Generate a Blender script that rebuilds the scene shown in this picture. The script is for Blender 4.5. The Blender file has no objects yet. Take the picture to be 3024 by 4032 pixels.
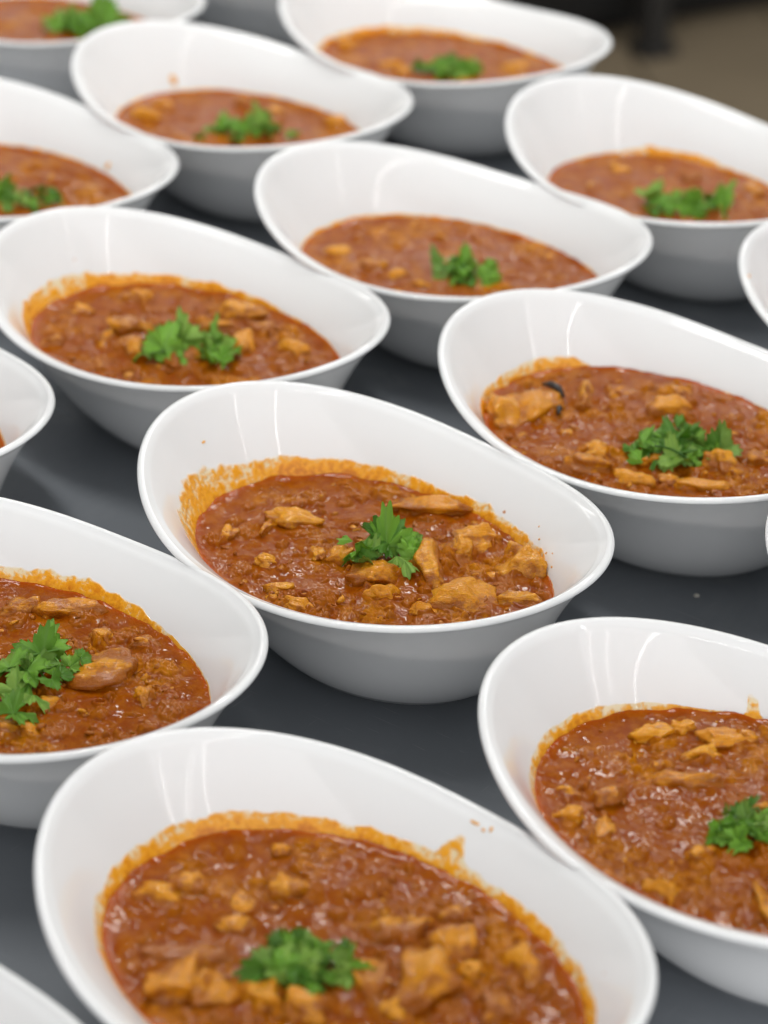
import bpy, math, random
import numpy as np
from mathutils import Vector, Matrix
S = bpy.context.scene
C = S.collection
# ---------------------------------------------------------------- camera
cam_d = bpy.data.cameras.new("camera"); cam = bpy.data.objects.new("camera", cam_d); C.objects.link(cam)
PITCH, ROLL, CAM_H, F_PX = 0.516415, 0.0062477, 0.71553, 9966.85
cam.location = (0, 0, CAM_H)
cam.rotation_euler = (Matrix.Rotation(math.pi/2 - PITCH, 3, 'X') @ Matrix.Rotation(ROLL, 3, 'Z')).to_euler()
cam_d.sensor_fit = 'VERTICAL'; cam_d.sensor_height = 24.0
cam_d.lens = F_PX/4032*24.0
cam_d.clip_start = 0.01; cam_d.clip_end = 100
cam_d.dof.use_dof = True
cam_d.dof.focus_distance = 1.25
cam_d.dof.aperture_fstop = 4.0
S.camera = cam
# ---------------------------------------------------------------- light
W = bpy.data.worlds.new("World"); S.world = W; W.use_nodes = True
W.node_tree.nodes["Background"].inputs[0].default_value = (0.93, 0.97, 1.0, 1)
W.node_tree.nodes["Background"].inputs[1].default_value = 0.24
def area(name, loc, sx, sy, power, col=(1, .985, .95), rot=(0, 0, 0)):
    d = bpy.data.lights.new(name, 'AREA'); d.shape = 'RECTANGLE'; d.size = sx; d.size_y = sy
    d.energy = power; d.color = col
    o = bpy.data.objects.new(name, d); C.objects.link(o); o.location = loc; o.rotation_euler = rot
    return o
# fluorescent ceiling tubes: two long rows running away behind the viewer, a broken cross row, then added overhead and rear lamps for glints and fill
def lamp_row(name, p, q, z, width, watts):
    dx, dy = q[0]-p[0], q[1]-p[1]; L = math.hypot(dx, dy)
    return area(name, ((p[0]+q[0])/2, (p[1]+q[1])/2, z), L, width, watts*L*width, rot=(0, 0, math.atan2(dy, dx)))
for p, q, z, w, watts in (((-.9, 2.1), (3.1, -4.3), 2.0, .024, 130), ((2.6, -.1), (6.4, -4.2), 2.0, .024, 150),
                          ((3.1, -3.75), (3.8, -2.6), 2.0, .03, 120), ((4.45, -2.05), (5.0, -.8), 2.0, .03, 120),
                          ((-.75, 2.1), (-.05, 1.05), 2.0, .15, 115), ((-.1, 3.3), (.6, 2.25), 2.0, .15, 115), ((-1.3, 3.2), (-3.2, 6.2), 2.0, .2, 19), ((2.2, 1.6), (-.6, 6.0), 2.0, .2, 40)):  # last four are added: two for glints on the gravy, two rear fill
    lamp_row("ceiling_tube_and_fill", p, q, z, w, watts)
# broad fill lamp added behind the viewer to lift the bowls' outer walls
area('front_fill_lamp', (0.6, -4.2, 1.9), 14.0, 5.9, 14.0*5.9*7.6, (.985, .99, 1.0), (math.radians(100), 0, math.radians(6)))
S.view_settings.view_transform = 'Standard'; S.view_settings.look = 'None'
S.view_settings.exposure = -0.42; S.view_settings.gamma = 1.0
S.render.engine = 'CYCLES'
S.cycles.use_denoising = True
S.cycles.max_bounces = 8
S.cycles.filter_width = 1.15
# ---------------------------------------------------------------- helpers
rng = np.random.RandomState(7)
_perm = rng.permutation(512)
_perm = np.concatenate([_perm, _perm, _perm])
_ga = rng.rand(512)*2*np.pi
_gx, _gy = np.cos(_ga), np.sin(_ga)
def perlin(x, y, seed=0):
    x = np.asarray(x, float) + seed*17.31; y = np.asarray(y, float) + seed*9.77
    xi = np.floor(x).astype(int); yi = np.floor(y).astype(int)
    xf = x-xi; yf = y-yi
    u = xf*xf*xf*(xf*(xf*6-15)+10); v = yf*yf*yf*(yf*(yf*6-15)+10)
    def g(i, j):
        h = _perm[_perm[(xi+i) & 511] + ((yi+j) & 511)]
        return _gx[h]*(xf-i) + _gy[h]*(yf-j)
    a = g(0, 0)*(1-u)+g(1, 0)*u; b = g(0, 1)*(1-u)+g(1, 1)*u
    return (a*(1-v)+b*v)*1.5
def noise3(p, seed=0):
    return (perlin(p[:, 0], p[:, 1], seed)+perlin(p[:, 1]+31.7, p[:, 2], seed+3)+perlin(p[:, 2]+11.3, p[:, 0]+5.1, seed+7))/1.9
def smooth(a, b, x):
    t = np.clip((x-a)/(b-a), 0, 1); return t*t*(3-2*t)
def mesh(name, co, faces, mat=None, attrs=None, smooth_=True):
    me = bpy.data.meshes.new(name)
    co = np.asarray(co, np.float32)
    if isinstance(faces, np.ndarray):
        n, k = faces.shape
        me.vertices.add(len(co)); me.vertices.foreach_set('co', co.ravel())
        me.loops.add(n*k); me.loops.foreach_set('vertex_index', faces.astype(np.int32).ravel())
        me.polygons.add(n); me.polygons.foreach_set('loop_start', (np.arange(n)*k).astype(np.int32))
        me.update(calc_edges=True)
    else:
        me.from_pydata([tuple(map(float, c)) for c in co], [], faces)
    me.validate()
    if smooth_: me.polygons.foreach_set('use_smooth', np.ones(len(me.polygons), bool))
    for k_, v in (attrs or {}).items():
        a = me.attributes.new(k_, 'FLOAT', 'POINT'); a.data.foreach_set('value', np.asarray(v, np.float32))
    if mat: me.materials.append(mat)
    me.update()
    return me
def obj(name, me, parent=None, **pr):
    o = bpy.data.objects.new(name, me); C.objects.link(o)
    if parent is not None: o.parent = parent
    for k_, v in pr.items(): o[k_] = v
    return o
def quads(nr, na, closed=True):
    i = np.arange(nr-1)[:, None]; j = np.arange(na if closed else na-1)[None]
    j2 = (j+1) % na
    return np.stack([i*na+j, i*na+j2, (i+1)*na+j2, (i+1)*na+j], -1).reshape(-1, 4)
def box(cx, cy, cz, sx, sy, sz, bev=0.0):
    import bmesh
    bm = bmesh.new(); bmesh.ops.create_cube(bm, size=1)
    for v in bm.verts: v.co = Vector((cx+v.co.x*sx, cy+v.co.y*sy, cz+v.co.z*sz))
    if bev: bmesh.ops.bevel(bm, geom=bm.edges[:], offset=bev, segments=2, affect='EDGES', profile=.5)
    return bm
def bm_obj(name, bm, mat, parent=None, **pr):
    me = bpy.data.meshes.new(name); bm.to_mesh(me); bm.free(); me.materials.append(mat)
    return obj(name, me, parent, **pr)
# ---------------------------------------------------------------- materials
class NT:
    def __init__(s, name):
        s.m = bpy.data.materials.new(name); s.m.use_nodes = True; s.t = s.m.node_tree
        s.b = s.t.nodes["Principled BSDF"]
    def n(s, typ, ins=None, **kw):
        x = s.t.nodes.new(typ)
        for k_, v in kw.items(): setattr(x, k_, v)
        for k_, v in (ins or {}).items():
            if hasattr(v, 'is_linked') or hasattr(v, 'links'): s.t.links.new(v, x.inputs[k_])
            else: x.inputs[k_].default_value = v
        return x
    def math(s, op, a, b=None, c=None, clamp=False):
        x = s.t.nodes.new('ShaderNodeMath'); x.operation = op; x.use_clamp = clamp
        for i, v in enumerate((a, b, c)):
            if v is None: continue
            if isinstance(v, (int, float)): x.inputs[i].default_value = v
            else: s.t.links.new(v, x.inputs[i])
        return x.outputs[0]
    def attr(s, name): return s.n('ShaderNodeAttribute', attribute_name=name).outputs['Fac']
    def noise(s, vec, scale, detail=3, rough=.55, dist=0.0):
        x = s.n('ShaderNodeTexNoise', {'Scale': scale, 'Detail': detail, 'Roughness': rough, 'Distortion': dist})
        if vec is not None: s.t.links.new(vec, x.inputs['Vector'])
        return x.outputs['Fac']
    def mix(s, f, a, b):
        x = s.n('ShaderNodeMix', data_type='RGBA')
        for i, v in ((0, f), (6, a), (7, b)):
            if isinstance(v, tuple): x.inputs[i].default_value = (*v, 1) if len(v) == 3 else v
            elif isinstance(v, (int, float)): x.inputs[i].default_value = v
            else: s.t.links.new(v, x.inputs[i])
        return x.outputs[2]
    def step(s, x, a, b):
        r = s.n('ShaderNodeMapRange', {'From Min': a, 'From Max': b}, interpolation_type='SMOOTHSTEP')
        s.t.links.new(x, r.inputs[0]); return r.outputs[0]
    def put(s, k_, v):
        if isinstance(v, tuple): s.b.inputs[k_].default_value = (*v, 1) if len(v) == 3 and s.b.inputs[k_].type == 'RGBA' else v
        elif isinstance(v, (int, float)): s.b.inputs[k_].default_value = v
        else: s.t.links.new(v, s.b.inputs[k_])
    def bump(s, h, dist, strength=1.0, normal=None):
        x = s.n('ShaderNodeBump', {'Height': h, 'Distance': dist, 'Strength': strength})
        if normal is not None: s.t.links.new(normal, x.inputs['Normal'])
        return x.outputs[0]
def make_ceramic():
    k = NT('white_melamine')
    tc = k.n('ShaderNodeTexCoord').outputs['Object']
    oi = k.n('ShaderNodeObjectInfo').outputs['Random']
    off = k.n('ShaderNodeVectorMath', {0: tc}, operation='ADD')
    cmb = k.n('ShaderNodeCombineXYZ', {0: k.math('MULTIPLY', oi, 37.0), 1: k.math('MULTIPLY', oi, 11.0)})
    k.t.links.new(cmb.outputs[0], off.inputs[1]); v = off.outputs[0]
    x = k.math('SUBTRACT', 1.0, k.attr('smear'))
    n1 = k.noise(v, 300, 2, .55); n2 = k.noise(v, 120, 2, .5); n3 = k.noise(v, 45, 2, .5)
    n = k.step(k.math('ADD', k.math('MULTIPLY', n1, .62), k.math('MULTIPLY', n2, .38)), .33, .67)
    patch = k.step(n3, .42, .6)                                  # some stretches nearly solid, others speckled
    xe = k.math('ADD', x, k.math('MULTIPLY', k.math('SUBTRACT', n2, .5), .5))
    inside = k.step(xe, -.04, .14)
    t = k.math('ADD', k.math('ADD', k.math('MULTIPLY', x, .46), k.math('MULTIPLY', n, .50)), k.math('MULTIPLY', patch, .30))
    cov = k.math('MULTIPLY', k.step(t, .22, .66), inside)
    thick = k.step(k.math('ADD', k.math('ADD', k.math('MULTIPLY', x, .35), k.math('MULTIPLY', n, .45)), k.math('MULTIPLY', patch, .25)), .5, 1.0)
    film = k.math('MULTIPLY', inside, .55)                       # pale oily film between the specks
    speck = k.math('MULTIPLY', k.step(k.noise(v, 260, 0, .5), .87, .89), k.step(x, -1.6, -.4))
    white = (.885, .89, .89)
    smc = k.mix(thick, (.92, .40, .015), (.62, .19, .005))
    col = k.mix(film, white, (.85, .58, .15))
    col = k.mix(cov, col, smc)
    col = k.mix(k.math('MULTIPLY', speck, .8), col, (.55, .2, .02))
    k.put('Base Color', col)
    k.put('Roughness', k.math('ADD', .05, k.math('MULTIPLY', cov, .25)))
    k.put('IOR', 1.5); k.put('Specular IOR Level', .31)
    k.put('Subsurface Weight', .5); k.put('Subsurface Radius', (1, 1, 1)); k.put('Subsurface Scale', .007)
    k.put('Normal', k.bump(k.math('MULTIPLY', cov, k.math('ADD', .5, n1)), .0006, .8))
    return k.m
def make_sauce():
    k = NT('tomato_gravy')
    tc = k.n('ShaderNodeTexCoord').outputs['Object']
    tone, edge, lump = k.attr('tone'), k.attr('edge'), k.attr('lump')
    n1 = k.noise(tc, 420, 4, .65); n2 = k.noise(tc, 130, 3, .6); n3 = k.noise(tc, 1500, 2, .6)
    base = k.mix(k.step(n2, .35, .68), (.265, .060, .0003), (.46, .152, .0008))
    base = k.mix(k.math('MULTIPLY', k.step(n1, .5, .72), .5), base, (.62, .25, .007))
    base = k.mix(k.math('MULTIPLY', k.step(lump, .15, .9), .55), base, (.57, .21, .005))
    base = k.mix(k.math('MULTIPLY', k.step(tone, .1, .9), .6), base, (.24, .040, .0006))
    base = k.mix(k.math('MULTIPLY', k.step(n3, .62, .7), .4), base, (.09, .020, .006))
    base = k.mix(k.math('MULTIPLY', edge, .75), base, (.44, .072, .002))
    k.put('Base Color', base)
    k.put('Roughness', k.math('ADD', .07, k.math('MULTIPLY', n2, .14)))
    k.put('IOR', 1.45); k.put('Specular IOR Level', .02)
    k.put('Coat Weight', .5); k.put('Coat Roughness', .02); k.put('Coat IOR', 1.42)
    k.put('Coat Normal', k.bump(k.noise(tc, 220, 1, .4), .0007, .7))
    k.put('Subsurface Weight', .12); k.put('Subsurface Radius', (1.0, .35, .1)); k.put('Subsurface Scale', .0025)
    h = k.math('ADD', k.math('MULTIPLY', n1, 1.0), k.math('MULTIPLY', n3, .22))
    k.put('Normal', k.bump(h, .0008, .7))
    return k.m
def make_chicken():
    k = NT('chicken_meat')
    tc = k.n('ShaderNodeTexCoord').outputs['Object']
    oi = k.n('ShaderNodeObjectInfo').outputs['Random']
    coat = k.attr('coat'); fib = k.attr('fibre')
    mp = k.n('ShaderNodeMapping'); k.t.links.new(tc, mp.inputs[0]); mp.inputs['Scale'].default_value = (.22, 1, 1)
    f = k.noise(mp.outputs[0], 900, 3, .6); n1 = k.noise(tc, 260, 4, .65); n2 = k.noise(tc, 1100, 2, .6)
    meat = k.mix(k.step(f, .3, .7), (.60, .225, .005), (.80, .37, .018))
    meat = k.mix(k.math('MULTIPLY', oi, .55), meat, (.62, .215, .005))
    c2 = k.step(k.math('ADD', coat, k.math('MULTIPLY', k.math('SUBTRACT', n1, .5), 1.5)), .22, .80)
    col = k.mix(c2, meat, k.mix(n1, (.26, .056, .002), (.44, .140, .006)))
    k.put('Base Color', col)
    k.put('Roughness', k.math('ADD', .12, k.math('MULTIPLY', n1, .3)))
    k.put('Specular IOR Level', .2); k.put('Coat Weight', .42); k.put('Coat Roughness', .07); k.put('Coat IOR', 1.45)
    k.put('Coat Normal', k.bump(n1, .0009, .5)); k.put('Subsurface Weight', .2); k.put('Subsurface Radius', (1.0, .5, .2)); k.put('Subsurface Scale', .002)
    k.put('Normal', k.bump(k.math('ADD', k.math('MULTIPLY', f, .9), k.math('ADD', k.math('MULTIPLY', n2, .3), k.math('MULTIPLY', n1, .8))), .0011, .8))
    return k.m
def make_leaf(name, a, b):
    k = NT(name)
    tc = k.n('ShaderNodeTexCoord').outputs['Object']; oi = k.n('ShaderNodeObjectInfo').outputs['Random']
    vein = k.attr('vein'); n = k.noise(tc, 300, 3, .6)
    col = k.mix(k.math('MULTIPLY', n, .9), a, b)
    col = k.mix(k.math('MULTIPLY', k.step(oi, .3, 1.0), .85), col, (a[0]*.30, a[1]*.42, a[2]*.5))
    col = k.mix(k.math('MULTIPLY', k.step(k.math('FRACT', k.math('MULTIPLY', oi, 7.3)), .55, .9), .6), col, (.42, .62, .13))
    col = k.mix(k.math('MULTIPLY', vein, .6), col, (.20, .40, .07))
    k.put('Base Color', col); k.put('Roughness', .26); k.put('Specular IOR Level', .5)
    k.put('Normal', k.bump(k.math('ADD', k.math('MULTIPLY', vein, -.8), n), .0005, .6))
    tr = k.n('ShaderNodeBsdfTranslucent'); k.t.links.new(k.mix(.5, col, (.16, .42, .01)), tr.inputs[0])
    mx = k.n('ShaderNodeMixShader', {0: .28}); out = k.t.nodes['Material Output']
    k.t.links.new(k.b.outputs[0], mx.inputs[1]); k.t.links.new(tr.outputs[0], mx.inputs[2]); k.t.links.new(mx.outputs[0], out.inputs[0])
    return k.m
def make_table():
    k = NT('dark_table_laminate')
    tc = k.n('ShaderNodeTexCoord').outputs['Object']
    n = k.noise(tc, 5, 3, .5); n2 = k.noise(tc, 900, 2, .6)
    mp = k.n('ShaderNodeMapping'); k.t.links.new(tc, mp.inputs[0]); mp.inputs['Scale'].default_value = (1, 24, 1); mp.inputs['Rotation'].default_value = (0, 0, .5)
    s1 = k.step(k.noise(mp.outputs[0], 22, 2, .6, .3), .68, .72)
    mp2 = k.n('ShaderNodeMapping'); k.t.links.new(tc, mp2.inputs[0]); mp2.inputs['Scale'].default_value = (20, 1, 1); mp2.inputs['Rotation'].default_value = (0, 0, -.25)
    s2 = k.step(k.noise(mp2.outputs[0], 26, 2, .6, .3), .69, .73)
    s = k.math('ADD', s1, s2, clamp=True)
    col = k.mix(n, (.145, .160, .180), (.195, .208, .225))
    col = k.mix(k.math('MULTIPLY', s, .35), col, (.30, .31, .32))
    sm = k.step(k.noise(tc, 11, 4, .65, .8), .52, .74)
    col = k.mix(k.math('MULTIPLY', sm, .38), col, (.27, .285, .30))
    k.put('Base Color', col); k.put('Roughness', k.math('SUBTRACT', k.math('ADD', .26, k.math('MULTIPLY', n, .2)), k.math('MULTIPLY', sm, .10)))
    k.put('Normal', k.bump(k.math('ADD', n2, k.math('MULTIPLY', s, -.6)), .0001, .35))
    return k.m
def make_plain(name, a, b, rough, sc=8):
    k = NT(name); tc = k.n('ShaderNodeTexCoord').outputs['Object']
    k.put('Base Color', k.mix(k.noise(tc, sc, 4, .6), a, b)); k.put('Roughness', rough); return k.m
M_BOWL, M_SAUCE, M_MEAT, M_TABLE = make_ceramic(), make_sauce(), make_chicken(), make_table()
M_LEAF = make_leaf('coriander_leaf', (.17, .46, .022), (.38, .68, .095))
M_STEM = make_leaf('coriander_stem', (.12, .30, .03), (.18, .38, .06))
M_FLOOR = make_plain('beige_floor_tile', (.26, .205, .135), (.32, .25, .165), .45, 6)
M_GROUT = make_plain('floor_grout', (.06, .05, .036), (.07, .06, .04), .8)
M_DARK = make_plain('workbench_shade_black', (.004, .004, .004), (.007, .007, .007), .5)  # near-black that paints the shade under the far workbench
M_LEGM = make_plain('dark_steel', (.018, .017, .016), (.026, .024, .022), .5)
M_CHAR = make_plain('charred_spice', (.006, .004, .004), (.02, .010, .008), .35, 300)
M_DROP = make_plain('dried_sauce', (.78, .33, .03), (.85, .45, .07), .35, 200)
M_CRUMB = make_plain('crumb', (.55, .52, .45), (.65, .62, .55), .7, 300)
# ---------------------------------------------------------------- bowl shape
RIM = (0.24188, 0.1538, 0.03833, 0.01737); RZ = (0.08356, -0.00709, 0.00743, 0.00146, 0.00049)
CEN = 0.0454; BA, BB = 0.0603, 0.0472
SC = (0.032, 0.1047, 0.0702, 0.0027, -0.0012); ZREF = 0.045
TH = 0.0042
_t = np.linspace(0, 2*np.pi, 721)[:-1]
def _polar(x, y, extra=None):
    a = np.arctan2(y, x-CEN); r = np.hypot(x-CEN, y); o = np.argsort(a)
    v = r if extra is None else extra
    return lambda t: np.interp(np.mod(t+np.pi, 2*np.pi)-np.pi, a[o], v[o], period=2*np.pi)
_r = 0.115*(1+RIM[0]*np.cos(_t)+RIM[1]*np.cos(2*_t)+RIM[2]*np.cos(3*_t)+RIM[3]*np.cos(4*_t))
_z = RZ[0]+RZ[1]*np.cos(_t)+RZ[2]*np.cos(2*_t)+RZ[3]*np.cos(3*_t)+RZ[4]*np.cos(4*_t)
rim_r = _polar(_r*np.cos(_t), _r*np.sin(_t)); rim_z = _polar(_r*np.cos(_t), _r*np.sin(_t), _z)
mid_r = _polar(SC[0]+SC[1]*np.cos(_t)+SC[3]*np.cos(2*_t)+SC[4]*np.cos(3*_t), SC[2]*np.sin(_t))
def base_r(t): return 1/np.sqrt((np.cos(t)/BA)**2+(np.sin(t)/BB)**2)
def outer(t, f):
    """outer wall radius at polar angle t about the base centre, f = height / rim height"""
    rb, rr, rm, fs = base_r(t), rim_r(t), mid_r(t)+TH, ZREF/rim_z(t)
    bl = .085
    k = (rm-bl*fs*(1-fs)**3-rb-(rr-rb)*fs)/(fs*(1-fs))
    return rb+(rr-rb)*f+k*f*(1-f)+bl*f*(1-f)**3
def inner_at(t, z): return outer(t, z/rim_z(t))-TH
def bowl_mesh(zs, prof):
    NA = 256
    t = np.linspace(-np.pi, np.pi, NA+1)[:-1]; rz = rim_z(t)
    pa = np.radians([p[0] for p in prof]); ph = np.array([p[1] for p in prof]); o = np.argsort(pa)
    hs = np.interp(t, pa[o], ph[o], period=2*np.pi)
    hs = hs*(1+.16*perlin(t*9, 0*t, zs*1e4 % 50))
    rows, sm = [], []
    def add(r, z, s): rows.append(np.stack([CEN+r*np.cos(t), r*np.sin(t), z+0*t], 1)); sm.append(s+0*t)
    big = 10.0
    add(base_r(t)*.0+.0005, .002, big); add(base_r(t)-.006, .002, big); add(base_r(t)-.0045, .0004, big); add(base_r(t)-.001, .0004, big)
    add(base_r(t)+.0001, .0014, big); add(base_r(t)+.0004, .0030, big)
    for f in np.linspace(.05, 1, 18)[:-1]:
        add(outer(t, f)+.0006*(1-f), f*rz, big)
    LR = TH*.5
    for a in np.linspace(0, np.pi-.5, 9):
        add(outer(t, 1.0)-TH*.5+LR*np.cos(a)*(1+.3*max(0, math.cos(a))), rz-.0022+LR*1.05*np.sin(a), (rz-zs)/np.maximum(hs, 1e-4) if a > 2 else big)
    for f in np.linspace(.972, .12, 34):
        z = f*rz
        add(outer(t, f)-TH, z, (z-zs)/np.maximum(hs, 1e-4))
    add(outer(t, .09)-TH-.004, .0058, -1); add(base_r(t)*.6, .005, -1); add(base_r(t)*0+.0005, .005, -1)
    co = np.concatenate(rows)
    return mesh('bowl', co, quads(len(rows), NA), M_BOWL, {'smear': np.concatenate(sm)})
# ---------------------------------------------------------------- curry
class Soup:
    def __init__(s, zs, seed, chunks, rough=1.0):
        s.zs, s.seed, s.ch, s.rough = zs, seed, chunks, rough
        r = np.random.RandomState(seed)
        s.sub = []
        for _ in range(105):
            a, q = r.rand()*2*np.pi, math.sqrt(r.rand())*.94
            R = inner_at(a, zs)*q
            s.sub.append((CEN+R*math.cos(a), R*math.sin(a), r.uniform(.0022, .0085)*r.uniform(.7, 1.3), r.uniform(.45, 1), r.rand()*3.14, r.uniform(.0010, .0032)))
    def h(s, x, y, full=False):
        a = np.arctan2(y, x-CEN); d = inner_at(a, s.zs)-np.hypot(x-CEN, y)
        calm = smooth(-.05, .65, perlin(x*30, y*30, s.seed+5)+.06)           # rough and calm patches
        pool = 1-calm; calm = (.10+.90*calm)*smooth(.0, .012, d)*s.rough
        wx = x+.0015*perlin(x*240, y*240, s.seed+40); wy = y+.0015*perlin(x*240+9, y*240, s.seed+41)
        z = .0009*perlin(x*70, y*70, s.seed)
        lump = 0*x
        for (cx, cy, rr, asp, rot, hh) in s.sub:
            ca, sa = math.cos(rot), math.sin(rot)
            u = ((wx-cx)*ca+(wy-cy)*sa)/rr; v = (-(wx-cx)*sa+(wy-cy)*ca)/(rr*asp)
            q = 1-(u*u+v*v); b = np.where(q > 0, np.sqrt(np.clip(q, 0, 1))*smooth(0, .5, q), 0)
            lump = np.maximum(lump, b*hh*(1+.5*perlin(x*400+cx*999, y*400, s.seed+50)))
        z = z+lump*smooth(0, .006, d)*s.rough
        rid = 1-np.abs(perlin(wx*330, wy*330, s.seed+11))*2
        bil = np.abs(perlin(wx*170, wy*170, s.seed+2))*2-.5
        z = z+calm*(.0012*perlin(wx*130, wy*130, s.seed+1)+.0003*rid+.00125*bil+.00012*perlin(wx*620, wy*620, s.seed+3))
        z = z+(.0012+.0009*perlin(a*6, 0*a, s.seed+60)+.0003*perlin(a*30, 0*a, s.seed+61))*np.exp(-np.clip(d, 0, 1)/.0024)                           # meniscus on the wall
        for (cx, cy, sx, sy, *_r) in s.ch:
            u, v = (x-cx)/(sx*.5), (y-cy)/(sy*.5); q = np.sqrt(u*u+v*v)
            z = z+.0019*np.exp(-((q-.85)/.32)**2)
        if not full: return s.zs+z
        tone = .75*pool+.25+.35*perlin(x*40, y*40, s.seed+21)
        return s.zs+z, np.clip(lump/.0020, 0, 1), np.exp(-np.clip(d, 0, 1)/.0024)*np.clip(.75+.6*perlin(a*5, 0*a, s.seed+62), .15, 1), np.clip(tone, 0, 1)
    def mesh(s, NR, NA):
        t = np.linspace(-np.pi, np.pi, NA+1)[:-1]
        q = (np.arange(NR+1)/NR)**.72; q[0] = .002
        R = (inner_at(t, s.zs)+.0012)[None]*q[:, None]
        x = (CEN+R*np.cos(t)[None]).ravel(); y = (R*np.sin(t)[None]).ravel()
        z, lump, edge, tone = s.h(x, y, True)
        return mesh('sauce', np.stack([x, y, z], 1), quads(NR+1, NA), M_SAUCE, {'lump': lump, 'edge': edge, 'tone': tone})
import bmesh as _bm
def ico(n):
    b = _bm.new(); _bm.ops.create_icosphere(b, subdivisions=n, radius=1)
    co = np.array([v.co[:] for v in b.verts]); f = np.array([[v.index for v in q.verts] for q in b.faces]); b.free()
    return co, f
ICO = {n: ico(n) for n in (1, 2, 3, 4)}
def chunk_mesh(sx, sy, sz, seed, lvl, name='chicken_piece', mat=None):
    r = np.random.RandomState(seed)
    d, f = ICO[lvl]
    e = r.uniform(.7, 1.0)
    c = np.sign(d)*np.abs(d)**e
    c /= np.maximum(1, np.linalg.norm(c, axis=1, keepdims=True)*.78)
    # knife cuts and torn faces
    for _ in range(r.randint(3, 6)):
        n = r.randn(3); n /= np.linalg.norm(n); n[2] = abs(n[2])*r.choice([1, .5]); n /= np.linalg.norm(n)
        k = r.uniform(.45, .75); dd = c@n-k
        c = c-np.where(dd > 0, dd*.85, 0)[:, None]*n
    c = c+.25*np.stack([noise3(c*1.3, seed % 97), noise3(c*1.3+7, seed % 89), noise3(c*1.3+3, seed % 83)], 1)
    c = c*(1+.22*noise3(c*2.6, seed % 71)[:, None])
    st = c*np.array([1.2, 7, 5.0]); fib = noise3(st, seed % 61)
    nn = c/np.maximum(np.linalg.norm(c, axis=1, keepdims=True), 1e-6)
    c = c+nn*(.085*fib*smooth(-.3, .4, noise3(c*1.5+2, seed % 59)))[:, None]+nn*(.05*noise3(c*8, seed % 53))[:, None]
    coat = np.clip((.74-.6*c[:, 2])+.55*noise3(c*1.8+5, seed % 47)+r.uniform(-.3, .4), -1, 2)
    co = c*np.array([sx, sy, sz])*.56
    return mesh(name, co, f, mat or M_MEAT, {'coat': coat, 'fibre': fib})
# ---------------------------------------------------------------- coriander
def leaf_mesh(seed, kind):
    r = np.random.RandomState(seed)
    NR_, NA_ = 8, 61
    span = math.radians(128)
    lo, hi = -span, span
    if kind == 'half': lo, hi = (-.12, span) if r.rand() < .5 else (-span, .12)
    if kind == 'lobe': lo, hi = -.62, .62
    ph = np.linspace(lo, hi, NA_)
    k = r.uniform(.9, 1.1)
    R = .66+.34*(.5+.5*np.cos(ph*4.5*k))**.45
    R *= 1-.16*(np.abs(ph)/span)**2
    R *= 1+.10*np.cos(ph*r.uniform(20, 26)+r.rand()*6)*smooth(.1, .5, R)+.05*perlin(ph*9, 0*ph, seed)
    q = np.linspace(0, 1, NR_)
    x = (q[:, None]*(R*np.cos(ph))[None]).ravel(); y = (q[:, None]*(R*np.sin(ph))[None]).ravel()
    qq = np.repeat(q, NA_)
    fold, droop, curl = r.uniform(-.15, .75), r.uniform(-.2, .8), r.uniform(-.5, .5)
    z = fold*np.abs(y)-droop*x*np.abs(x)*.7+curl*y*y+.17*qq*np.sin(np.tile(ph, NR_)*r.uniform(4, 7)+r.rand()*6)+.08*perlin(x*3, y*3, seed+4)
    # roll about y so that long pieces arch over
    vein = np.exp(-(np.tile(np.mod(ph*4.5+np.pi, 2*np.pi)-np.pi, NR_)*qq/.28)**2)
    vein = np.maximum(vein, .6*np.exp(-(np.mod(np.tile(ph, NR_)*13, 2*np.pi)-np.pi)**2/.3)*smooth(.35, .6, qq))
    top = np.stack([x, y, z], 1); bot = top-np.array([0, 0, .022])
    Q = quads(NR_, NA_, False); n = len(top)
    e = np.arange(NA_-1)+(NR_-1)*NA_
    side = np.stack([e, e+1, e+1+n, e+n], 1)
    return mesh('leaf', np.concatenate([top, bot]), np.concatenate([Q, Q[:, ::-1]+n, side[:, ::-1]]), M_LEAF, {'vein': np.concatenate([vein, vein])})
LEAVES = [leaf_mesh(100+i, ('full', 'half', 'full', 'lobe', 'half')[i % 5]) for i in range(15)]
def tube(name, pts, rad, mat, sides=6):
    pts = np.array(pts, float); rows = []
    for i, p in enumerate(pts):
        d = pts[min(i+1, len(pts)-1)]-pts[max(i-1, 0)]; d /= np.linalg.norm(d)
        u = np.cross(d, [0, 0, 1.0]) if abs(d[2]) < .9 else np.cross(d, [1.0, 0, 0]); u /= np.linalg.norm(u); v = np.cross(d, u)
        rr = rad[i] if hasattr(rad, '__len__') else rad
        a = np.arange(sides)/sides*2*np.pi
        rows.append(p+rr*(np.cos(a)[:, None]*u+np.sin(a)[:, None]*v))
    n = len(rows); F = [list(q) for q in quads(n, sides)]
    F.append(list(range(sides))[::-1]); F.append([(n-1)*sides+i for i in range(sides)])
    me = mesh(name, np.concatenate(rows), F, mat, {'vein': np.zeros(n*sides)})
    return me
def stem_mesh(seed, L):
    r = np.random.RandomState(seed); b = r.uniform(-.3, .3, 2)
    return tube('stem', [(L*(u-.5), L*b[0]*(u-.5)**2*2, L*(.12-abs(b[1])*(u-.5)**2)) for u in np.linspace(0, 1, 7)], .0006, M_STEM)
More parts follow.
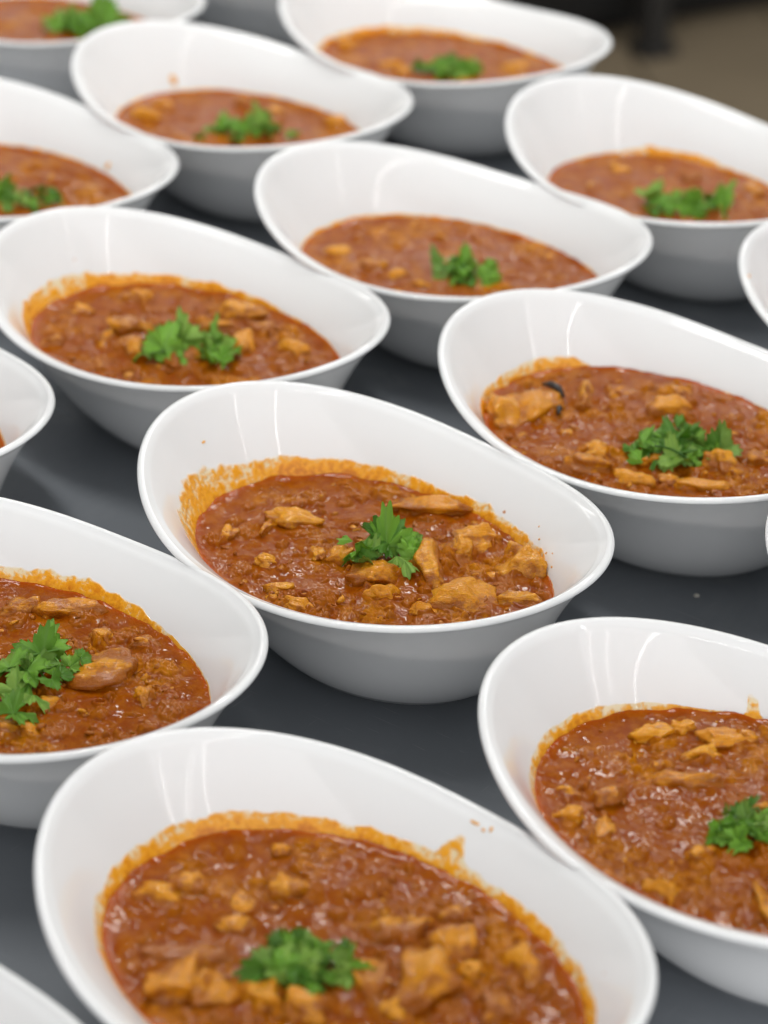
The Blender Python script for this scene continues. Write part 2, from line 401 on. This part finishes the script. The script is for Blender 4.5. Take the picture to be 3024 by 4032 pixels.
# kind key: x, y, turn, sauce level, seen chicken pieces (local x, y, width, depth), coriander pile (local x, y, width, height)
BOWLS = {
'C': (-0.0305, 1.1475, -0.7514, 0.0478,
  [(-0.024, 0.0027, 0.0241, 0.011), (-0.0306, -0.0136, 0.0064, 0.014), (-0.0387, -0.0326, 0.008, 0.008), (0.0122, 0.0593, 0.0353, 0.012), (0.0624, 0.0532, 0.0193, 0.014), (0.06, 0.0378, 0.0144, 0.0181), (0.0937, 0.0485, 0.0193, 0.0221), (0.0584, 0.0148, 0.0193, 0.0301), (0.0401, -0.007, 0.0209, 0.0221), (0.0962, 0.0031, 0.0257, 0.0201), (0.0582, -0.0251, 0.016, 0.012), (0.086, -0.0188, 0.0096, 0.008), (0.1162, 0.0222, 0.0177, 0.011), (0.0382, -0.0585, 0.0144, 0.008), (0.0241, -0.0618, 0.0064, 0.005), (0.0072, -0.0128, 0.0064, 0.012), (-0.0051, -0.0375, 0.0112, 0.008), (0.0189, -0.0524, 0.0096, 0.008), (0.0168, -0.0079, 0.0112, 0.012)],
  (0.0313, 0.0091, 0.0449, 0.0321)),
'F': (-0.0423, 0.8150, -0.6919, 0.0531,
  [(-0.0503, 0.002, 0.0144, 0.0096), (-0.0518, -0.0145, 0.0173, 0.0108), (-0.0134, 0.025, 0.0173, 0.0132), (-0.0217, 0.0039, 0.0096, 0.0144), (-0.0366, 0.0429, 0.0058, 0.0048), (-0.0201, -0.0337, 0.026, 0.0072), (-0.0101, -0.0495, 0.0193, 0.0205), (0.005, -0.0441, 0.0144, 0.0156), (0.0204, -0.0311, 0.0154, 0.0156), (0.0465, 0.0019, 0.0173, 0.0241), (0.041, -0.0282, 0.0144, 0.0144), (-0.0164, -0.0074, 0.0116, 0.0072), (0.0323, 0.0314, 0.0228, 0.0168), (0.0579, 0.0385, 0.0155, 0.0142), (0.0902, 0.0494, 0.0114, 0.0194), (0.0654, 0.0165, 0.0228, 0.0323), (0.0473, 0.0568, 0.0103, 0.0078), (0.0977, 0.0184, 0.0134, 0.0129), (0.0681, -0.0085, 0.0165, 0.0129), (0.0726, 0.0346, 0.0072, 0.0078)],
  (0.0283, -0.008, 0.0424, 0.0385)),
'R1': (0.1404, 0.9094, -0.6314, 0.0534,
  [(-0.041, 0.0316, 0.0167, 0.0112), (-0.0104, 0.0096, 0.0223, 0.0112), (-0.0227, -0.0456, 0.0078, 0.0139), (-0.0412, -0.0448, 0.01, 0.0098), (-0.0335, 0.0447, 0.0089, 0.007), (-0.0166, 0.0314, 0.0167, 0.0084), (-0.036, -0.0225, 0.0123, 0.0112), (0.0215, -0.0654, 0.0134, 0.0125), (-0.0278, 0.0097, 0.0056, 0.0049), (-0.0493, -0.0301, 0.01, 0.007), (0.0185, -0.0335, 0.0089, 0.007), (0.0259, 0.0077, 0.0078, 0.0084), (-0.014, 0.0494, 0.0223, 0.0098), (0.0573, -0.0469, 0.0067, 0.0139)],
  (0.0296, -0.0088, 0.0312, 0.0312)),
'L2': (-0.1464, 1.3941, -0.6764, 0.0488,
  [(-0.0062, -0.0022, 0.021, 0.015), (0.0293, 0.0499, 0.0225, 0.0131), (0.0329, 0.0301, 0.0195, 0.0094), (0.0479, -0.0145, 0.0165, 0.015), (-0.0092, -0.0225, 0.0105, 0.0131), (-0.0514, -0.003, 0.012, 0.0075), (0.014, -0.0253, 0.015, 0.0169), (0.0592, 0.0252, 0.015, 0.015), (0.0841, 0.037, 0.0195, 0.0113), (-0.0383, 0.0313, 0.018, 0.0113), (0.0525, 0.0508, 0.0135, 0.0094), (-0.0329, -0.0466, 0.009, 0.0094)],
  (0.0439, -0.0035, 0.0676, 0.0345)),
'B': (0.0140, 1.5123, -0.5970, 0.0465,
  [(-0.037, 0.0358, 0.0108, 0.009), (-0.0445, 0.008, 0.0072, 0.009), (-0.0076, -0.0232, 0.0216, 0.0135), (0.0108, -0.0313, 0.018, 0.0135), (0.0323, -0.0318, 0.0162, 0.009), (0.0773, 0.0525, 0.0108, 0.009), (-0.0406, -0.0195, 0.018, 0.0135), (0.003, 0.0386, 0.0144, 0.009)],
  (0.049, 0.0001, 0.0486, 0.0297)),
'R2': (0.1275, 1.2718, -0.7187, 0.0516,
  [(-0.0292, 0.0139, 0.015, 0.0159), (-0.0414, -0.0176, 0.0254, 0.0245), (-0.0511, -0.0331, 0.015, 0.0245), (-0.0164, 0.0358, 0.0185, 0.0115), (0.0146, 0.0328, 0.0185, 0.0115), (0.0159, -0.032, 0.0162, 0.0115), (0.0245, -0.0526, 0.0219, 0.013), (0.0488, -0.0463, 0.0208, 0.013), (0.0446, -0.0221, 0.015, 0.0087), (0.0855, -0.0225, 0.0265, 0.0115), (0.0652, -0.0316, 0.0104, 0.0072), (0.0794, -0.0002, 0.0162, 0.013), (0.0847, 0.0234, 0.0127, 0.0144), (0.0568, 0.0274, 0.0092, 0.0087), (0.0039, 0.0576, 0.0173, 0.0058), (-0.012, -0.0263, 0.0058, 0.005)],
  (0.0501, -0.0036, 0.0692, 0.0335)),
'TL': (-0.1312, 1.7558, -0.6599, 0.0455,
  [(-0.0499, 0.0046, 0.0232, 0.0145), (-0.0049, 0.0444, 0.0155, 0.0121), (-0.0442, -0.0187, 0.0194, 0.0121), (0.0256, 0.0444, 0.0155, 0.0121), (0.0775, 0.0689, 0.0174, 0.0097)],
  (0.0381, 0.0034, 0.089, 0.0271)),
'T': (0.0154, 1.8828, -0.5661, 0.0485,
  [(-0.0596, 0.0061, 0.0244, 0.0153), (-0.041, 0.0452, 0.0147, 0.0122), (-0.0079, -0.0158, 0.0244, 0.0122), (0.0779, 0.0368, 0.0244, 0.0122)],
  (0.0428, -0.0025, 0.0513, 0.0183)),
'R3': (0.1783, 1.6350, -0.8346, 0.0443,
  [(-0.0335, 0.0118, 0.0145, 0.0106), (0.0095, 0.0415, 0.0193, 0.0121), (0.0503, 0.0546, 0.0145, 0.0181), (0.0581, 0.017, 0.0157, 0.009), (-0.0286, -0.0211, 0.0109, 0.0106)],
  (0.0431, -0.0035, 0.0675, 0.0241)),
'L1': (-0.2074, 1.0326, -0.5762, 0.0496,
  [(0.0033, 0.0475, 0.0172, 0.0124), (0.0238, 0.0611, 0.0262, 0.0136), (0.0531, 0.0479, 0.0108, 0.0102), (0.0723, 0.0253, 0.028, 0.0192), (0.101, 0.0198, 0.0072, 0.0102), (0.0672, -0.0101, 0.0118, 0.0102), (0.065, -0.0371, 0.0118, 0.0113), (0.0768, -0.0328, 0.0118, 0.0079), (0.0855, -0.0062, 0.0045, 0.0034), (0.0537, 0.0344, 0.0054, 0.0045), (0.0718, 0.0544, 0.0136, 0.0068)],
  (0.0477, 0.0037, 0.0434, 0.0506)),
'LL': (-0.3284, 1.2790, -0.7084, 0.0490,
  [],
  None),
'L3': (-0.2815, 1.6357, -0.7973, 0.0470,
  [(0.0303, 0.0398, 0.0129, 0.0115), (0.0637, 0.0477, 0.0147, 0.0115), (0.0541, -0.0094, 0.0129, 0.0069)],
  (0.0512, -0.0002, 0.0607, 0.0257)),
'TL0': (-0.2942, 1.9675, -0.6254, 0.0470,
  [],
  (0.0443, 0.0153, 0.0582, 0.0194)),
'R4': (0.3106, 1.3876, -0.7415, 0.0490,
  [],
  None),
'BL': (-0.2355, 0.7104, -0.6618, 0.0480,
  [],
  None),
'RS': (0.2853, 1.0569, -0.6701, 0.0480,
  [],
  None),
'TB': (-0.1250, 2.1150, -0.6401, 0.0470,
  [],
  None),
}
LABEL = {   # bowl, curry, coriander
'C': ("glossy white oval bowl, sharp in the middle, orange sauce smeared high on its left wall",
      "chunky chicken curry, in sharp focus, in the middle bowl with the smeared wall",
      "sharp little heap of torn coriander leaves on the curry of the middle bowl"),
'F': ("large white oval bowl nearest the viewer, cut off by the bottom edge of the photo",
      "blurred chunky chicken curry in the nearest bowl, cut off by the bottom edge",
      "blurred coriander between yellow chicken chunks in the nearest bowl at the bottom"),
'R1': ("white bowl at lower right with a thick orange sauce drip on its back wall",
       "chicken curry under the orange wall drip in the lower right bowl",
       "coriander leaves cut off by the right edge in the lower right bowl"),
'R2': ("white bowl right of the middle one, its curry holding a black charred spice",
       "lumpy chicken curry with a black charred spice at its left, right of middle",
       "wide coriander heap on the curry that has the black charred spice"),
'L1': ("white bowl at the left edge beside the middle bowl, only its right half showing",
       "glossy dark red chicken curry, half shown at the left edge, in focus",
       "largest coriander heap, sharp, cut off by the left edge, on dark red curry"),
'L2': ("white bowl behind and left of the middle bowl, patchy sauce on its left wall",
       "slightly blurred chicken curry in the bowl behind and left of the middle one",
       "dark green coriander heap with one broad upright leaf, behind the middle bowl's left"),
'B': ("blurred white bowl with clean walls, straight behind the middle bowl",
      "smooth blurred curry in the clean-walled bowl straight behind the middle bowl",
      "bright coriander sprig standing out in the bowl straight behind the middle one"),
'TL': ("very blurred white bowl, upper left, whole outline showing, with an orange wall dab",
       "very blurred low curry in the whole bowl at upper left",
       "very blurred wide dark coriander heap in the whole bowl at upper left"),
'T': ("farthest white bowl at the top, standing beside the black cabinet behind the table",
      "farthest curry at the top, in the bowl next to the black background",
      "small blurred coriander heap in the farthest bowl next to the black background"),
'R3': ("blurred white bowl at upper right, its rim against the brown tiled floor",
       "blurred smooth curry in the upper right bowl against the brown floor",
       "blurred coriander in the upper right bowl against the brown floor"),
'L3': ("blurred white bowl at upper left edge, only its pointed right end showing",
       "blurred curry cut by the left edge, below the whole upper left bowl",
       "bright blurred coriander cut off by the left edge, upper left"),
'TL0': ("blurred white bowl cut off in the top left corner",
        "blurred pale curry in the bowl at the top left corner",
        "blurred coriander with one upright leaf in the top left corner bowl"),
'LL': ("white bowl at the left edge showing only its tip and a trace of curry",
       "small trace of curry at the left edge, in the bowl showing its tip", None),
'R4': ("white bowl cut by the right edge, brown speck on its rounded left rim",
       "curry in the bowl at the right edge with the brown-specked rim", None),
'BL': ("white bowl in the bottom left corner showing only bare white rim",
       "curry in the bowl at the bottom left corner", None),
'RS': ("white bowl showing only a sliver at the right edge, beside the middle row",
       "curry in the bowl that is a sliver at the right edge", None),
'TB': ("white bowl at the top edge showing only its grey shaded underside",
       "curry in the bowl showing only its underside at the top edge", None),
}
SMEAR = {   # angle about the bowl (degrees), how high sauce clings above the surface (m)
'C': [(-180, .014), (-165, .018), (-148, .015), (-130, .006), (-110, .002), (-60, .002), (-35, .004), (-10, .006), (8, .005), (20, .002), (38, .002), (50, .006), (75, .006), (92, .0075), (105, .005), (120, .0065), (140, .008), (158, .010), (170, .012)],
'F': [(-180, .008), (-150, .007), (-100, .003), (-50, .004), (-20, .006), (0, .008), (30, .008), (50, .006), (70, .006), (88, .005), (98, .006), (102, .0135), (105, .012), (109, .006), (114, .006), (140, .007), (165, .009)],
'R1': [(-180, .007), (-150, .005), (-100, .002), (-40, .002), (0, .002), (50, .0015), (126.5, .0012), (128, .0085), (130.5, .0095), (132, .0015), (145, .002), (155, .0045), (165, .006)],
'R2': [(-180, .0065), (-165, .006), (-150, .003), (-60, .0015), (0, .0015), (60, .0015), (120, .0012), (152, .0015), (158, .007), (168, .008)],
'L1': [(-180, .004), (-90, .0015), (-30, .0015), (0, .002), (20, .002), (50, .002), (75, .004), (95, .007), (120, .008), (150, .006)],
'L2': [(-180, .012), (-165, .012), (-145, .006), (-100, .002), (-60, .0015), (0, .002), (40, .002), (80, .002), (105, .004), (130, .006), (150, .007), (168, .010)],
'B': [(-180, .003), (-60, .0015), (0, .003), (60, .0015), (150, .003)],
'TL': [(-180, .0025), (-20, .003), (5, .006), (20, .006), (40, .002), (150, .0025)],
'T': [(-180, .005), (0, .004), (60, .002), (160, .006)],
'R3': [(-180, .002), (0, .002), (60, .002), (115, .003), (125, .006), (150, .006), (162, .002)],
}
DROPS = {   # stray drops of sauce dried on the wall: angle, height, across, up (m)
'C': [(-177.9, .0749, .0022, .0012), (55.3, .0563, .0012, .0010), (47, .0546, .0010, .0012), (44, .0570, .0008, .0007), (39, .0532, .0013, .0009), (60, .0600, .0007, .0009)],
'F': [(100, .0712, .0042, .0012), (97, .0704, .0016, .0012), (95, .0716, .0012, .0022)],
'TL': [(162.6, .0545, .0046, .0068)],
'L3': [(87.3, .0530, .0036, .0050)],
'R4': [(-153.5, .0893, .0040, .0016)],
}
def find_soup_h(sp, x, y): return float(sp.h(np.array([x]), np.array([y]))[0])
def clump(parent, sp, placements, to_local, seed):
    """placements: dx right, dy away, dz above the sauce, size, turn, tilt about x, tilt about y"""
    r = random.Random(seed); idx = 0
    for (dx, dy, dz, size, turn, tx, ty) in placements:
        lx, ly = to_local(dx, dy)
        z = find_soup_h(sp, lx, ly)+dz
        o = obj('leaf', LEAVES[r.randrange(len(LEAVES))], parent)
        o.location = (dx, dy, z)
        o.rotation_euler = (Matrix.Rotation(tx, 3, 'X') @ Matrix.Rotation(ty, 3, 'Y') @ Matrix.Rotation(turn, 3, 'Z')).to_euler()
        s = size; o.scale = (s, s*r.uniform(.8, 1.05), s)
HAND = {   # the two sharp heaps leaf by leaf: unit in metres, then right, up, size, tip direction, tilt
'C': (.000161, [(-20, 55, 75, 130, .55), (-15, 25, 105, 150, .5), (15, 15, 95, -35, .5), (-95, -25, 92, 200, .4), (-62, -45, 75, 165, .3), (65, 5, 112, 15, .5),
      (105, 18, 85, 60, .5), (35, 40, 62, 70, .5), (75, -42, 100, -50, .25), (85, -90, 68, -70, .05), (118, -12, 70, 30, .5), (-45, 5, 85, 45, .5), (30, -55, 72, 230, .2), (28, -85, 42, 120, .2), (-112, 8, 55, 160, .4)]),
'L1': (.0000905, [(30, 150, 190, 75, 1.1), (-50, 100, 170, 160, .7), (-130, 20, 170, 190, .4), (50, 40, 150, 25, .7), (150, 10, 90, 60, .5), (205, 45, 90, 40, .6), (265, 60, 80, 30, .5),
       (100, -20, 100, -10, .4), (-20, -130, 130, 260, .2), (-130, -120, 140, 180, .3), (60, -160, 120, -30, .2), (-120, -240, 150, 175, .3), (0, -245, 130, 5, .3),
       (-90, -40, 120, 215, .2), (0, -40, 140, 300, .3), (-170, 60, 150, 120, .6), (-30, 30, 120, 100, .5), (120, -90, 90, -60, .3)]),
}
FINE = {'C': (200, 620, 1), 'L1': (200, 620, 1), 'F': (180, 520, 1), 'R1': (190, 560, 1), 'R2': (150, 420, 1), 'L2': (110, 300, 1), 'B': (90, 240, 0), 'R3': (80, 220, 0)}
foot_t = np.linspace(-np.pi, np.pi, 97)[:-1]
for bi, (key, (bx, by, rot, zs, pieces, pile)) in enumerate(BOWLS.items()):
    lab = LABEL[key]; r = random.Random(900+bi)
    M = Matrix.Translation((bx, by, 0)) @ Matrix.Rotation(rot, 4, 'Z')
    # ------------------------------------------------ the bowl
    b = obj('bowl', bowl_mesh(zs, SMEAR.get(key, [(-180, .003), (0, .003), (90, .002)])), None, label=lab[0], category='bowl', group='white oval bowls set out on the dark table')
    b.matrix_world = M
    for di, (phi, z, w_, h_) in enumerate(DROPS.get(key, [])):
        a = math.radians(phi); at = lambda da, dz: Vector((CEN+float(inner_at(np.array([a+da]), z+dz)[0])*math.cos(a+da), float(inner_at(np.array([a+da]), z+dz)[0])*math.sin(a+da), z+dz))
        c0 = at(0, 0); u = (at(.01, 0)-at(-.01, 0)).normalized(); v = (at(0, .001)-at(0, -.001)).normalized(); nn = u.cross(v)
        d, f = ICO[2]; q = d*(1+.3*noise3(d*1.7, di+bi)[:, None])
        p = [c0+u*(e[0]*w_*.6)+v*(e[1]*h_*.6)+nn*(e[2]*.00045) for e in q]
        obj('sauce_drop', mesh('sauce_drop', [tuple(e) for e in p], f, M_DROP), b)
    # ------------------------------------------------ its curry
    nr, na, near = FINE.get(key, (50, 140, 0))
    ch = [list(p) for p in pieces]
    want = len(ch)+{1: 9, 0: 8}[near]
    tries = 0
    while len(ch) < want and tries < 400:
        tries += 1
        a, q = r.uniform(-math.pi, math.pi), math.sqrt(r.random())*.9
        R = float(inner_at(np.array([a]), zs)[0])*q
        x, y = CEN+R*math.cos(a), R*math.sin(a); s = r.uniform(.0045, .0085 if near else .012)
        if all((x-c[0])**2+(y-c[1])**2 > (.5*(max(c[2], c[3])+s))**2 for c in ch): ch.append([x, y, s, s*r.uniform(.6, 1), 1])
    for c in ch:                     # pieces sit inside the bowl wall
        a = math.atan2(c[1], c[0]-CEN); d = math.hypot(c[0]-CEN, c[1]); lim = float(inner_at(np.array([a]), zs)[0])-.35*max(c[2], c[3])-.001
        if d > lim: c[0], c[1] = CEN+lim*math.cos(a), lim*math.sin(a)
    sp = Soup(zs, 40+bi, ch, 1.0 if near else .5)
    cu = obj('chicken_curry', None, None, label=lab[1], category='curry', group='portions of chicken curry in the bowls')
    cu.matrix_world = M
    obj('sauce', sp.mesh(nr, na), cu)
    for ci, c in enumerate(ch):
        small = len(c) > 4
        sx, sy = c[2], c[3]; sz = min(sx, sy)*r.uniform(.85, 1.1) if not small else sy*.7
        sz = min(sz, .016)
        o = obj('chicken_piece', chunk_mesh(sx*(1.05 if small or not near else 1.3), sy*(1.05 if small or not near else 1.3), sz*1.1, 1000+bi*60+ci, (2 if small else 4) if near else 2), cu)
        o.location = (c[0], c[1], zs+(.0002 if small else .0006)+sz*(r.uniform(-.28, -.05) if small or not near else r.uniform(-.2, .08)))
        o.rotation_euler = (r.uniform(-.2, .2), r.uniform(-.2, .2), -rot+r.uniform(-.3, .3)+(r.uniform(-3, 3) if small else 0))
    if near:                          # fine shreds of meat and onion all over the gravy
        rr = np.random.RandomState(bi+5); cos, fs, n0, co_, fi_ = [], [], 0, [], []
        for _ in range(110):
            a, q = rr.rand()*6.283, math.sqrt(rr.rand())*.96
            R = float(inner_at(np.array([a]), zs)[0])*q; x, y = CEN+R*math.cos(a), R*math.sin(a)
            d, f = ICO[1]; s = rr.uniform(.0008, .0022)
            rq, _ = np.linalg.qr(rr.randn(3, 3))
            p = (d*(1+.3*rr.randn(len(d), 1)))*np.array([s*rr.uniform(1, 2.2), s, s*.7]) @ rq
            p[:, 2] *= .7
            p += np.array([x, y, find_soup_h(sp, x, y)-s*.1]); cos.append(p); fs.append(f+n0); n0 += len(d)
            co_.append(np.full(len(d), rr.uniform(.3, 1.4))); fi_.append(np.zeros(len(d)))
        obj('shredded_bits', mesh('shredded_bits', np.concatenate(cos), np.concatenate(fs), M_MEAT, {'coat': np.concatenate(co_), 'fibre': np.concatenate(fi_)}), cu, kind='stuff')
    if key == 'R2':
        z0 = zs+.004
        obj('charred_spice', tube('charred_spice', [(-.0531, .0060, z0+.0012), (-.0470, .0056, z0+.0034), (-.0405, .0044, z0+.0030), (-.0350, .0028, z0+.0002)], [.0008, .0022, .0024, .0008], M_CHAR, 8), cu, label='black charred curved spice pod')
        obj('charred_spice', tube('charred_spice', [(-.0285, -.0092, z0-.001), (-.0267, -.0121, z0+.0015), (-.0245, -.0165, z0+.0005)], [.0010, .0020, .0008], M_CHAR, 8), cu, label='small black charred fleck')
    # ------------------------------------------------ coriander on top
    if pile:
        gx, gy, gw, gh = pile
        wl = M @ Vector((gx, gy, 0))
        g = obj('coriander_garnish', None, None, label=lab[2], category='garnish', group='heaps of chopped coriander on the curries')
        g.location = (wl.x, wl.y, 0)
        inv = M.inverted()
        def to_local(dx, dy):
            v = inv @ Vector((wl.x+dx, wl.y+dy, 0)); return v.x, v.y
        pl = []
        if key in HAND:
            m, L = HAND[key]
            for i, (u, v, s, ang, tilt) in enumerate(L):
                dz = .0030+.0055*max(0, 1-math.hypot(u*m, v*m*1.4)/(gw*.45))+.0007*(i % 4)
                dy = (v*m-(dz-.004)*.85)/.56
                a = math.radians(ang); s = s*m*.95
                # the leaf's foot sits back from its middle
                pl.append((u*m-math.cos(a)*s*.45, dy-math.sin(a)*s*.45/.7, dz, s, a, tilt*.75+r.uniform(-.1, .1), r.uniform(-.3, .3)))
        else:
            n = 34 if near else 24
            for i in range(n):
                a, q = r.uniform(0, 6.283), math.sqrt(r.random())
                dz = .002+.0085*(1-q)*r.uniform(.4, 1)
                s = r.uniform(.0055, .0135)*(1 if gw > .04 else .85)
                pl.append((math.cos(a)*q*gw*.42-.2*s, math.sin(a)*q*min(gh*1.5, gw*.8)*.42, dz, s, r.uniform(0, 6.283), r.uniform(-.15, 1.0), r.uniform(-.6, .6)))
            if key == 'TL0': pl.append((.022, -.005, .006, .026, 1.5, 1.3, .1))
            if key == 'L2': pl += [(-.017, -.008, .006, .017, 1.3, 1.1, -.3), (-.008, 0, .008, .018, 1.6, 1.3, .1)]
        clump(g, sp, pl, to_local, 300+bi)
        for i in range(5 if near else 3):
            L_ = r.uniform(.012, .022); dx, dy = r.uniform(-.3, .3)*gw, r.uniform(-.3, .3)*gw*.7
            lx, ly = to_local(dx, dy)
            o = obj('stem', stem_mesh(70+bi*7+i, L_), g)
            o.location = (dx, dy, find_soup_h(sp, lx, ly)+r.uniform(.002, .007)); o.rotation_euler = (r.uniform(-.2, .2), r.uniform(-.4, .4), r.uniform(0, 6.28))
# ---------------------------------------------------------------- table
TA = -0.6701
tb = obj('work_table', None, None, label='dark grey table top with fine scratches under all the bowls', category='table')
tb.location = (0, 0, 0); tb.rotation_euler = (0, 0, TA)
bm_obj('table_top', box(-.95, .85, -.02, 2.3, 1.54, .04, .004), M_TABLE, tb)
for x in (-2.0, .1):
    for y in (.16, 1.54): bm_obj('table_leg', box(x, y, -.545, .05, .05, 1.01, .004), M_LEGM, tb)
# ---------------------------------------------------------------- crumb on the table
cr = obj('crumb', chunk_mesh(.0036, .0028, .002, 5, 2, 'crumb', M_CRUMB), None, label='tiny pale crumb on the dark table right of the middle bowl', category='crumb')
cr.location = (.1696, 1.1699, .0006)
# ---------------------------------------------------------------- room behind
fl = obj('floor', mesh('floor', [(-6, -4, -1.062), (8, -4, -1.062), (8, 9, -1.062), (-6, 9, -1.062)], [(0, 1, 2, 3)], M_GROUT), None, kind='structure')
tile = None
ca, sa = math.cos(.12), math.sin(.12)
tr = random.Random(3)
for i in range(-7, 9):
    for j in range(-6, 8):
        if tile is None:
            bmx = box(0, 0, 0, .343, .343, .01, .0015); tile = bpy.data.meshes.new('floor_tile'); bmx.to_mesh(tile); bmx.free(); tile.materials.append(M_FLOOR)
        o = obj('floor_tile', tile, fl)
        x, y = i*.35, j*.35
        o.location = (.7+x*ca-y*sa, 4.9+x*sa+y*ca, -1.0562+tr.uniform(-.0006, .0006)); o.rotation_euler = (0, 0, .12)
cb = obj('dark_workbench', None, None, label='black cabinet underside in shade, built as a solid block with a leg, behind the table', category='workbench')  # solid black parts stand in for the shaded space under another workbench
cb.location = (.39, 5.03, -1.0505); cb.rotation_euler = (0, 0, math.radians(28))
bm_obj('shade_block', box(.30, .33, .52, 1.7, .6, .92, .01), M_DARK, cb)
for x in (-.2, .47, 1.13):
    bm_obj('shade_panel', box(x-.1, .02, .54, .62, .022, .84, .004), M_DARK, cb)
bm_obj('shade_plinth', box(.30, .36, .03, 1.6, .5, .06, .003), M_DARK, cb)
lg = bm_obj('workbench_leg', box(.15, -.06, .5, .05, .05, .96, .004), M_LEGM, cb)
bm_obj('leg_foot', box(.15, -.06, .012, .08, .08, .024, .006), M_LEGM, lg)
